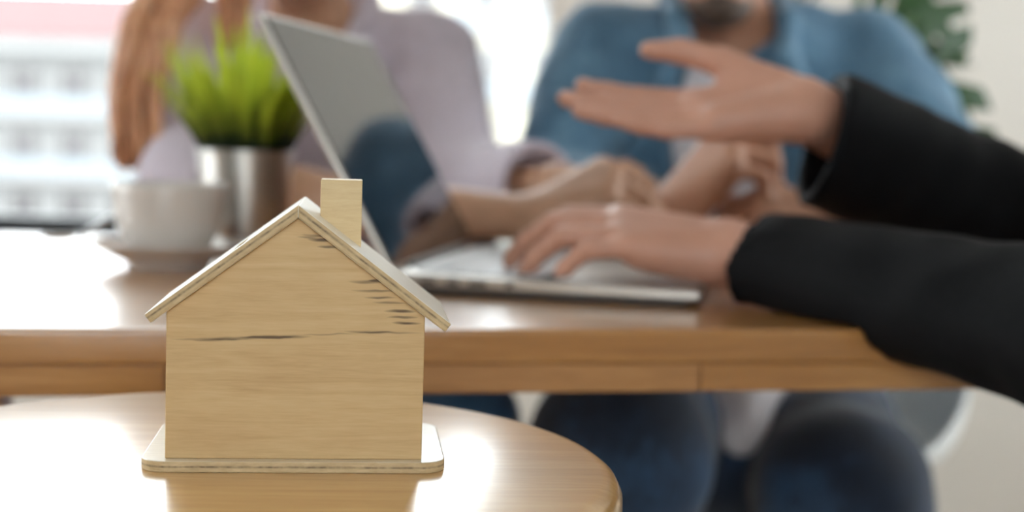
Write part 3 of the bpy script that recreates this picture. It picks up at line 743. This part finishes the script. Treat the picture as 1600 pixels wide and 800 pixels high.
# ---- chairs
def shell_chair(loc, rz, label, rx=.285, ry=.27):
    c = empty('shell_chair', (*loc, 0), rz, label, 'chair', 'white shell chairs around the wooden table')
    m = MB(); nt_, nr = 56, 14; rows = []
    for i in range(nr+1):
        s = i/nr; row = []
        for k in range(nt_):
            a = 2*math.pi*k/nt_; back = .5-.5*math.cos(a)       # a=0 is the front of the seat
            hgt = .02 + .22*min(1, back*2.0)**1.6 + .15*max(0, back-.55)**1.2*2
            if s < .6: q = s/.6; rr = q*.86; z = .43 + .012*q**3
            else: q = (s-.6)/.4; rr = .86 + .14*math.sin(q*math.pi/2); z = .442 + hgt*(1-math.cos(q*math.pi/2))**.8
            row.append(m.bm.verts.new((rr*ry*math.cos(a), rr*rx*math.sin(a), z)) if i else None)
        rows.append(row)
    ctr = m.bm.verts.new((0, 0, .43))
    for k in range(nt_): m.bm.faces.new((ctr, rows[1][k], rows[1][(k+1) % nt_]))
    for r0, r1 in zip(rows[1:], rows[2:]):
        for k in range(nt_): m.bm.faces.new((r0[k], r1[k], r1[(k+1) % nt_], r0[(k+1) % nt_]))
    o = m.build('seat_shell', 'plastic_white', c, True); sm = o.modifiers.new('solid', 'SOLIDIFY'); sm.thickness = .008; sm.offset = -1
    MB().lathe([(0, .436), (.20, .440), (.222, .446), (.226, .454), (.215, .461), (.10, .458), (0, .457)], 48).build('seat_cushion', 'dark_tee', c, True)
    for sx in (-1, 1):
        for sy in (-1, 1): MB().tube([(sx*.10, sy*.10, .428), (sx*.21, sy*.21, 0)], [.016, .011], 12).build('leg', 'chair_leg_wood', c, True, angle=40)
    MB().tube([(-.13, -.13, .34), (.13, .13, .34)], .006, 8).build('cross_brace', 'steel', c, True)
    MB().tube([(-.13, .13, .345), (.13, -.13, .345)], .006, 8).build('cross_brace', 'steel', c, True)
    return c

# ---- man in the denim shirt, across the table
def make_denim_man():
    base = V3(.30, 2.0, 0); pr = empty('person', tuple(base), 0, 'person in an open blue denim shirt over a white tee sitting across the table', 'person')
    J = dict(pelvis=V3(.31, 2.02, .545), chest=V3(.295, 1.955, .875), neck=V3(.275, 1.90, 1.02), headbase=V3(.255, 1.845, 1.12),
             sl=V3(.478, 1.93, .985), sr=V3(.112, 1.93, .985), el=P(1490, 305, 1.75), er=P(862, 285, 1.80), wl=P(1318, 338, 1.53), wr=P(1045, 338, 1.55),
             hl=V3(.40, 1.97, .535), hr=V3(.22, 1.97, .535), kl=V3(.365, 1.51, .495), kr=V3(.120, 1.47, .550), al=V3(.39, 1.50, .10), ar=V3(.12, 1.58, .10), foot=V3(0, -1, 0))
    J['el'] = V3(J['el'][0], J['el'][1], .815); J['er'] = V3(J['er'][0], J['er'][1], .80)
    hr_ = hand(J['wr'], (.62, -.10, .78), (-.66, -.45, .60), True, [(48, 66, 28), (54, 68, 28), (62, 68, 28), (70, 64, 28)], (9, 2, -6, -13), (30, 45, 10), 1.08)
    hl_ = hand(J['wl'], (-1, -.12, .02), (0.1, -.55, .83), False, [(42, 70, 40), (46, 72, 40), (50, 72, 40), (52, 70, 40)], (3, 0, -3, -5), (30, 30, 20))
    gs, ax = person_core(J, [hr_, hl_], None)
    hc = V3(.248, 1.795, 1.162); hf = V3(-.06, -.93, -.30); hu = V3(0, -.3, .95)
    hg, L, hax = head_groups(hc, hf, hu)
    sdf_obj('body', gs + hg, .004, 'skin_tan', pr)
    eyes(L, pr)
    # short hair, beard
    sdf_obj('hair', [G([ell(L(0, -.020, .050), V3(.083, .100, .090), hax), cone(L(-.05, -.06, 0), L(.05, -.06, 0), .045, .045)], .02, .02), G([ell(L(0, .100, -.02), V3(.085, .075, .095), hax)], 0, .01, 's')], .005, 'dark_hair', pr, wr=(.002, 160, 5))
    sdf_obj('beard', [G([ell(L(0, .066, -.104), V3(.036, .034, .027), hax), cone(L(-.020, .058, -.100), L(.020, .058, -.100), .0235, .0235)], .01, .01), G([cone(L(-.02, .085, -.064), L(.02, .085, -.064), .0125, .0125)], 0, .004, 's')], .0035, 'beard_hair', pr, wr=(.0010, 300, 6))
    # tee
    up = ax[2]
    tee = [G([ell(J['pelvis']+V3(0, -.02, .03), V3(.165, .135, .12), ax), ell(lerp(J['pelvis'], J['chest'], .5), V3(.150, .122, .16), ax), ell(J['chest'], V3(.170, .122, .175), ax), cone(lerp(J['sl'], J['sr'], .14), lerp(J['sr'], J['sl'], .14), .060, .060)], .06, .03),
           G([cone(V3(.22, 1.82, .68), V3(.262, 1.590, .555), .09, .024), cone(V3(.35, 1.82, .68), V3(.272, 1.590, .555), .08, .022)], .03, .03),
           G([ell(V3(.270, 1.84, 1.075), V3(.085, .085, .075))], 0, .008, 's')]
    sdf_obj('tee_shirt', tee, .006, 'white_cotton', pr, wr=(.004, 38, 3))
    # denim shirt, open down the front
    sl_, hl2 = sleeve(J['sl'], J['el'], J['wl'], .072, .060, .042, .80); sr_, hr2 = sleeve(J['sr'], J['er'], J['wr'], .072, .058, .042, .84)
    den = [G([ell(J['pelvis']+V3(0, 0, .06), V3(.180, .150, .12), ax), ell(lerp(J['pelvis'], J['chest'], .5), V3(.170, .140, .17), ax), ell(J['chest'], V3(.188, .138, .182), ax), cone(lerp(J['sl'], J['sr'], .10), lerp(J['sr'], J['sl'], .10), .070, .070)], .06, .03)] + sl_ + sr_
    den += [G([cone(V3(.262, 1.83, 1.0), V3(.240, 1.82, .88), .036, .046), cone(V3(.240, 1.82, .88), V3(.250, 1.815, .80), .046, .060), cone(V3(.270, 1.815, .80), V3(.27, 1.82, .55), .060, .10)], .01, .006, 's'),
            G([ell(V3(.270, 1.85, 1.075), V3(.088, .09, .085))], 0, .008, 's'), hl2, hr2]
    sdf_obj('denim_shirt', den, .005, 'denim_light', pr, wr=(.0055, 42, 11), clip=[(V3(0, 0, .52), V3(0, 0, -1))])
    # collar: two folded flaps and a stand around the neck
    for s, nm in ((-1, 'collar'), (1, 'collar')):
        c0 = V3(.272+s*.072, 1.905, 1.062); c1 = V3(.272+s*.070, 1.835, 1.035); c2 = V3(.272+s*.062, 1.795, .985); c3 = V3(.272+s*.088, 1.800, .945)
        sdf_obj(nm, [G([cone(V3(.272, 1.965, 1.07), c0, .016, .015), cone(c0, c1, .015, .014), cone(c1, c2, .014, .013), cone(c2, c3, .013, .009), cone(c1, c3, .010, .008)], .012, .01)], .004, 'denim_light', pr)
    sdf_obj('jeans', trousers(J, .028, ax) + [G([cone(V3(.30, 1.95, .53), V3(.26, 1.66, .50), .10, .075)], .03, .04)], .006, 'denim_navy', pr, wr=(.004, 40, 21))
    shoes(J, pr, 'shoe_leather')
make_denim_man()
shell_chair((.345, 2.04), math.radians(-90), 'white shell chair under the person in the denim shirt', .315, .29)

# ---- woman in the lilac blouse
def make_lilac_woman():
    base = V3(-.27, 2.0, 0); pr = empty('person', tuple(base), 0, 'person with long auburn hair in a lilac blouse sitting behind the laptop', 'person')
    J = dict(pelvis=V3(-.28, 2.00, .540), chest=V3(-.27, 1.93, .865), neck=V3(-.265, 1.88, 1.00), headbase=V3(-.275, 1.82, 1.09),
             sl=V3(-.115, 1.90, .975), sr=V3(-.425, 1.88, .975), el=P(716, 330, 1.70), er=V3(-.375, 1.62, .800), wl=P(866, 292, 1.52), wr=P(838, 342, 1.43),
             hl=V3(-.20, 1.95, .53), hr=V3(-.36, 1.95, .53), kl=V3(-.05, 1.50, .565), kr=V3(-.33, 1.48, .565), al=V3(-.05, 1.62, .10), ar=V3(-.30, 1.60, .10), foot=V3(0, -1, 0))
    J['el'][2] = .80
    hr_ = hand(J['wr'], (.86, -.05, .52), (-.42, -.50, .75), True, [(48, 62, 30), (52, 66, 30), (56, 66, 30), (60, 62, 30)], (3, 0, -3, -6), (30, 35, 20), .93)
    hl_ = hand(J['wl'], (.86, -.45, .05), (0, -.30, .95), False, [(40, 58, 30), (44, 60, 30), (48, 60, 30), (50, 58, 30)], (3, 0, -3, -6), (35, 30, 20), .93)
    gs, ax = person_core(J, [hr_, hl_], None, wide=.9)
    hc = V3(-.295, 1.762, 1.165); hf = V3(.10, -.90, -.36); hu = V3(-.22, -.3, .92)
    hg, L, hax = head_groups(hc, hf, hu, .95)
    sdf_obj('body', gs + hg, .004, 'skin_warm', pr)
    eyes(L, pr)
    # hair: cap plus many long locks falling over the right shoulder and down the back
    m = MB(); rnd = random.Random(3)
    def lock(pts, r0):
        pts = [Vector(p) for p in pts]; out = []; n = 18
        for i in range(n+1):
            t = i/n*(len(pts)-1); k = min(int(t), len(pts)-2); u = t-k
            p0, p1, p2, p3 = pts[max(k-1, 0)], pts[k], pts[k+1], pts[min(k+2, len(pts)-1)]
            out.append(.5*((2*p1) + (p2-p0)*u + (2*p0-5*p1+4*p2-p3)*u*u + (3*p1-p0-3*p2+p3)*u**3) - Vector(base))
        m.tube(out, [r0*(.5+.7*math.sin(min(1, i/n*1.3)*math.pi*.62))*(1-.72*(i/n)**3) for i in range(n+1)], 8)
    top = L(-.01, -.01, .125)
    for k in range(240):
        q = rnd.random(); j = lambda a: rnd.uniform(-a, a)
        # right-shoulder side (image left): bowed outwards, then hanging straight
        q = q*.38 if k % 2 else .52+.48*q; px = 180 + 68*q; D = 1.62 + .10*rnd.random()
        a = L(.080+j(.008), -.03+j(.04), .05+j(.03)); b2 = P(285+55*q+j(8), -70+j(20), D+.03); c = P(px+42+j(8), 5+j(14), D+.02); d = P(px+10+j(8), 85+j(12), D); e = P(px-2+j(8), 165+j(10), D); f_ = P(px+4+j(12), 225+45*rnd.random()-26*abs(q-.35), D)
        lock([top+V3(j(.02), j(.02), 0), a, b2, c, d, e, f_], .0045+.0035*rnd.random())
    for k in range(45):
        j = lambda a: rnd.uniform(-a, a); q = rnd.random()
        lock([top+V3(j(.02), j(.02), 0), L(.080+j(.008), -.03+j(.03), .03), L(.078+j(.008), -.03+j(.03), -.06), P(345+50*q+j(6), -25, 1.80), P(340+48*q+j(6), 20, 1.80), P(338+45*q+j(6), 45+40*rnd.random(), 1.79)], .006)
    for k in range(60):
        j = lambda a: rnd.uniform(-a, a); s = rnd.uniform(-1, 1)
        lock([top+V3(j(.02), j(.02), 0), L(.08*s, -.06, .06+j(.02)), L(.085*s, -.09, -.03), V3(-.28+.10*s, 1.985+j(.02), 1.02+j(.02)), V3(-.28+.11*s, 2.05+j(.02), .90), V3(-.28+.11*s, 2.06+j(.02), .76+j(.05))], .011)
    m.build('hair', 'auburn_hair', pr, True)
    sdf_obj('hair_cap', [G([ell(L(0, -.022, .048), V3(.083, .100, .086), hax), cone(L(-.05, -.07, -.02), L(.05, -.07, -.02), .045, .045)], .02, .02), G([ell(L(0, .100, -.03), V3(.085, .072, .095), hax)], 0, .01, 's')], .005, 'auburn_hair', pr, wr=(.002, 140, 5))
    sl_, hl2 = sleeve(J['sl'], J['el'], J['wl'], .064, .058, .047, .86); sr_, hr2 = sleeve(J['sr'], J['er'], J['wr'], .064, .054, .052, .12)
    bl_ = [G([ell(J['pelvis']+V3(0, 0, .05), V3(.160, .135, .12), ax), ell(lerp(J['pelvis'], J['chest'], .5), V3(.140, .118, .17), ax), ell(J['chest'], V3(.158, .125, .175), ax), ell(J['chest']+ax[1]*.075+V3(-.06, 0, -.02), V3(.06, .05, .06), ax), ell(J['chest']+ax[1]*.075+V3(.06, 0, -.02), V3(.06, .05, .06), ax), cone(lerp(J['sl'], J['sr'], .10), lerp(J['sr'], J['sl'], .10), .060, .060)], .06, .03)] + sl_ + sr_
    bl_ += [G([ell(V3(-.265, 1.80, 1.055), V3(.080, .095, .085)), cone(V3(-.265, 1.79, 1.02), V3(-.265, 1.76, .93), .05, .012)], .02, .008, 's'), hl2, hr2]
    sdf_obj('blouse', bl_, .005, 'lilac_cotton', pr, wr=(.0055, 45, 31))
    for s in (-1, 1):
        sdf_obj('collar', [G([cone(V3(-.265, 1.94, 1.05), V3(-.265+s*.068, 1.885, 1.045), .014, .014), cone(V3(-.265+s*.068, 1.885, 1.045), V3(-.265+s*.055, 1.80, .985), .014, .012), cone(V3(-.265+s*.055, 1.80, .985), V3(-.265+s*.10, 1.81, .955), .010, .007)], .012, .01)], .004, 'lilac_cotton', pr)
    sdf_obj('jeans', trousers(J, .0, ax, .92), .006, 'denim_blue', pr, wr=(.0035, 42, 22))
    shoes(J, pr, 'shoe_white')
make_lilac_woman()
shell_chair((-.285, 2.03), math.radians(-90), 'white shell chair under the person with long auburn hair')

# ---- person in the black suit, at the end of the table
def make_suit_person():
    base = V3(.86, 1.18, 0); pr = empty('person', tuple(base), 0, 'person in a black suit typing with one hand and gesturing with the other', 'person')
    J = dict(pelvis=V3(.975, 1.20, .545), chest=V3(.835, 1.18, .875), neck=V3(.79, 1.17, 1.03), headbase=V3(.755, 1.165, 1.11),
             sl=V3(.665, .965, .970), sr=V3(.755, 1.375, .995), el=P(1735, 534, .88), er=P(1625, 350, 1.35), wl=P(1140, 396, 1.13), wr=P(1258, 172, 1.19),
             hl=V3(.94, 1.11, .535), hr=V3(.94, 1.29, .535), kl=V3(.575, 1.07, .535), kr=V3(.575, 1.31, .535), al=V3(.62, 1.07, .10), ar=V3(.62, 1.31, .10), foot=V3(-1, 0, 0))
    hl_ = hand(J['wl'], (-1, .05, .165), (.05, -.34, .93), False, [(14, 36, 16), (10, 38, 16), (10, 40, 18), (12, 40, 20)], (7, 1, -5, -11), (38, 22, 10))
    tp = [P(1215, 138, 1.205), P(1128, 98, 1.225), P(1063, 80, 1.23), P(1012, 78, 1.225)]
    hr_ = hand(J['wr'], (-1, .02, -.06), (0.02, .42, -.90), True, [(6, 6, 4), (4, 6, 4), (3, 7, 4), (3, 9, 6)], (1, 0, -1, -3), thumb_pts=tp, scale=1.03)
    gs, ax = person_core(J, [hr_, hl_], None)
    hc = V3(.72, 1.165, 1.155); hf = V3(-.95, .18, -.22); hu = V3(-.2, 0, .97)
    hg, L, hax = head_groups(hc, hf, hu)
    sdf_obj('body', gs + hg, .0036, 'skin_fair', pr)
    eyes(L, pr)
    sdf_obj('hair', [G([ell(L(0, -.020, .050), V3(.083, .100, .090), hax), cone(L(-.05, -.06, 0), L(.05, -.06, 0), .045, .045)], .02, .02), G([ell(L(0, .100, -.02), V3(.085, .075, .095), hax)], 0, .01, 's')], .005, 'dark_hair', pr, wr=(.002, 160, 5))
    tee = [G([ell(lerp(J['pelvis'], J['chest'], .5), V3(.142, .112, .16), ax), ell(J['chest'], V3(.166, .118, .172), ax), cone(lerp(J['sl'], J['sr'], .14), lerp(J['sr'], J['sl'], .14), .056, .056)], .06, .03),
           G([ell(V3(.755, 1.165, 1.085), V3(.085, .085, .075))], 0, .008, 's')]
    sdf_obj('dress_shirt', tee, .006, 'white_cotton', pr)
    sl_, hl2 = sleeve(J['sl'], J['el'], J['wl']+V3(0, 0, -.003), .070, .054, .0385, .90, wall=.0068); sr_, hr2 = sleeve(J['sr'], J['er'], J['wr']+V3(0, 0, -.020), .070, .060, .058, .90, plane=(P(1276, 235, 1.2), V3(-.957, 0, .29)), wall=.014)
    jk = [G([ell(J['pelvis']+V3(0, 0, .06), V3(.182, .150, .12), ax), ell(lerp(J['pelvis'], J['chest'], .5), V3(.166, .135, .17), ax), ell(J['chest'], V3(.186, .135, .182), ax), cone(lerp(J['sl'], J['sr'], .08), lerp(J['sr'], J['sl'], .08), .070, .070)], .06, .03)] + sl_ + sr_
    jk += [G([cone(V3(.655, 1.165, 1.03), V3(.655, 1.17, .80), .055, .012)], .01, .006, 's'), G([ell(V3(.76, 1.165, 1.085), V3(.09, .088, .085))], 0, .008, 's'), hl2, hr2]
    sdf_obj('suit_jacket', jk, .0042, 'black_suit', pr, wr=(.0036, 46, 41))
    sdf_obj('trousers', trousers(J, .004, ax), .006, 'black_suit', pr, wr=(.004, 40, 23))
    shoes(J, pr, 'shoe_leather')
make_suit_person()
shell_chair((1.0, 1.20), math.radians(180), 'white shell chair under the person in the black suit')

# ------------------------------------------------------------------ split-leaf plant by the wall
def split_leaf(L, wd, lobes):
    """heart shaped leaf cut into fingers, curved, lying along +x with its petiole end at the origin"""
    m = MB(); n = 48
    mid = [];  left = []; right = []
    for i in range(n+1):
        s = i/n; x = L*s
        prof = wd*math.sin(math.pi*min(1, s**.62))**.8 if 0 < s < 1 else 0
        ph = (s*lobes) % 1.0
        cut = 1.0 if s < .08 or s > .93 else (1.0 if ph < .62 else .28)
        yy = prof*cut; z = -L*.28*s*s
        mid.append(m.bm.verts.new((x, 0, z))); fold = .22
        ring = []
        for sd in (1, -1):
            ring.append([m.bm.verts.new((x + yy*f*.35, sd*yy*f, z + fold*yy*f - .5*yy*f*yy*f/wd)) for f in (.5, 1.0)])
        left.append(ring[0]); right.append(ring[1])
    for i in range(n):
        for S_ in (left, right):
            for a, b2, c, d in ((mid[i], mid[i+1], S_[i+1][0], S_[i][0]), (S_[i][0], S_[i+1][0], S_[i+1][1], S_[i][1])):
                try: m.bm.faces.new((a, b2, c, d))
                except ValueError: pass
    bmesh.ops.remove_doubles(m.bm, verts=m.bm.verts, dist=1e-5)
    me = m.mesh('leaf'); me.polygons.foreach_set('use_smooth', [True]*len(me.polygons)); return me
pl = empty('monstera_plant', (.60, 2.48, 0), 0, 'tall potted plant with split dark green leaves against the white wall', 'potted plant')
MB().lathe([(0, 0), (.085, 0), (.09, .01), (.118, .30), (.124, .305), (.124, .325), (.114, .325), (.108, .29), (0, .29)], 48).build('pot', 'plant_pot', pl, True, angle=40)
MB().lathe([(0, .295), (.109, .292), (.108, .28), (0, .28)], 40).build('soil', 'soil', pl, True)
lm = [split_leaf(.30, .125, 4), split_leaf(.24, .105, 3), split_leaf(.34, .14, 5)]
tips = [  # leaf base, leaf tip, mesh
    (P(1372, -40, 2.34), P(1535, 55, 2.26), 0, 40, .85), (P(1405, 45, 2.34), P(1532, 88, 2.28), 1, 20, .30), (P(1428, 62, 2.33), P(1560, 265, 2.26), 1, 55, .62),
    (P(1340, -60, 2.36), P(1190, -25, 2.38), 0, 0, .8), (P(1450, -130, 2.42), P(1600, -110, 2.36), 2, 0, .8), (P(1400, -190, 2.42), P(1400, -340, 2.36), 2, 0, .8), (P(1350, -150, 2.40), P(1190, -190, 2.38), 0, 0, .8), (P(1480, -210, 2.42), P(1590, -300, 2.38), 1, 0, .8)]
for bp, tp_, k, *rl in tips:
    en = bp - V3(.60, 2.48, 0); st_ = V3(en[0]*.15, en[1]*.15, .29); mdl = lerp(st_, en, .55)*V3(.6, .6, 1.05)
    pts = [lerp(lerp(st_, mdl, t), lerp(mdl, en, t), t) for t in np.linspace(0, 1, 12)]
    MB().tube(pts, [.008-.0035*i/11 for i in range(12)], 8).build('stem', 'plant_stem', pl, True)
    dv_ = Vector(tp_-bp); o = obj('leaf', lm[k], 'monstera_leaf', pl, tuple(en)); o.rotation_mode = 'QUATERNION'; o.rotation_quaternion = dv_.to_track_quat('X', 'Z') @ Euler((math.radians(rl[0] if rl else 0), 0, 0)).to_quaternion()
    sc_ = dv_.length/(.30, .24, .34)[k]*.97; o.scale = (sc_, rl[1], rl[1])
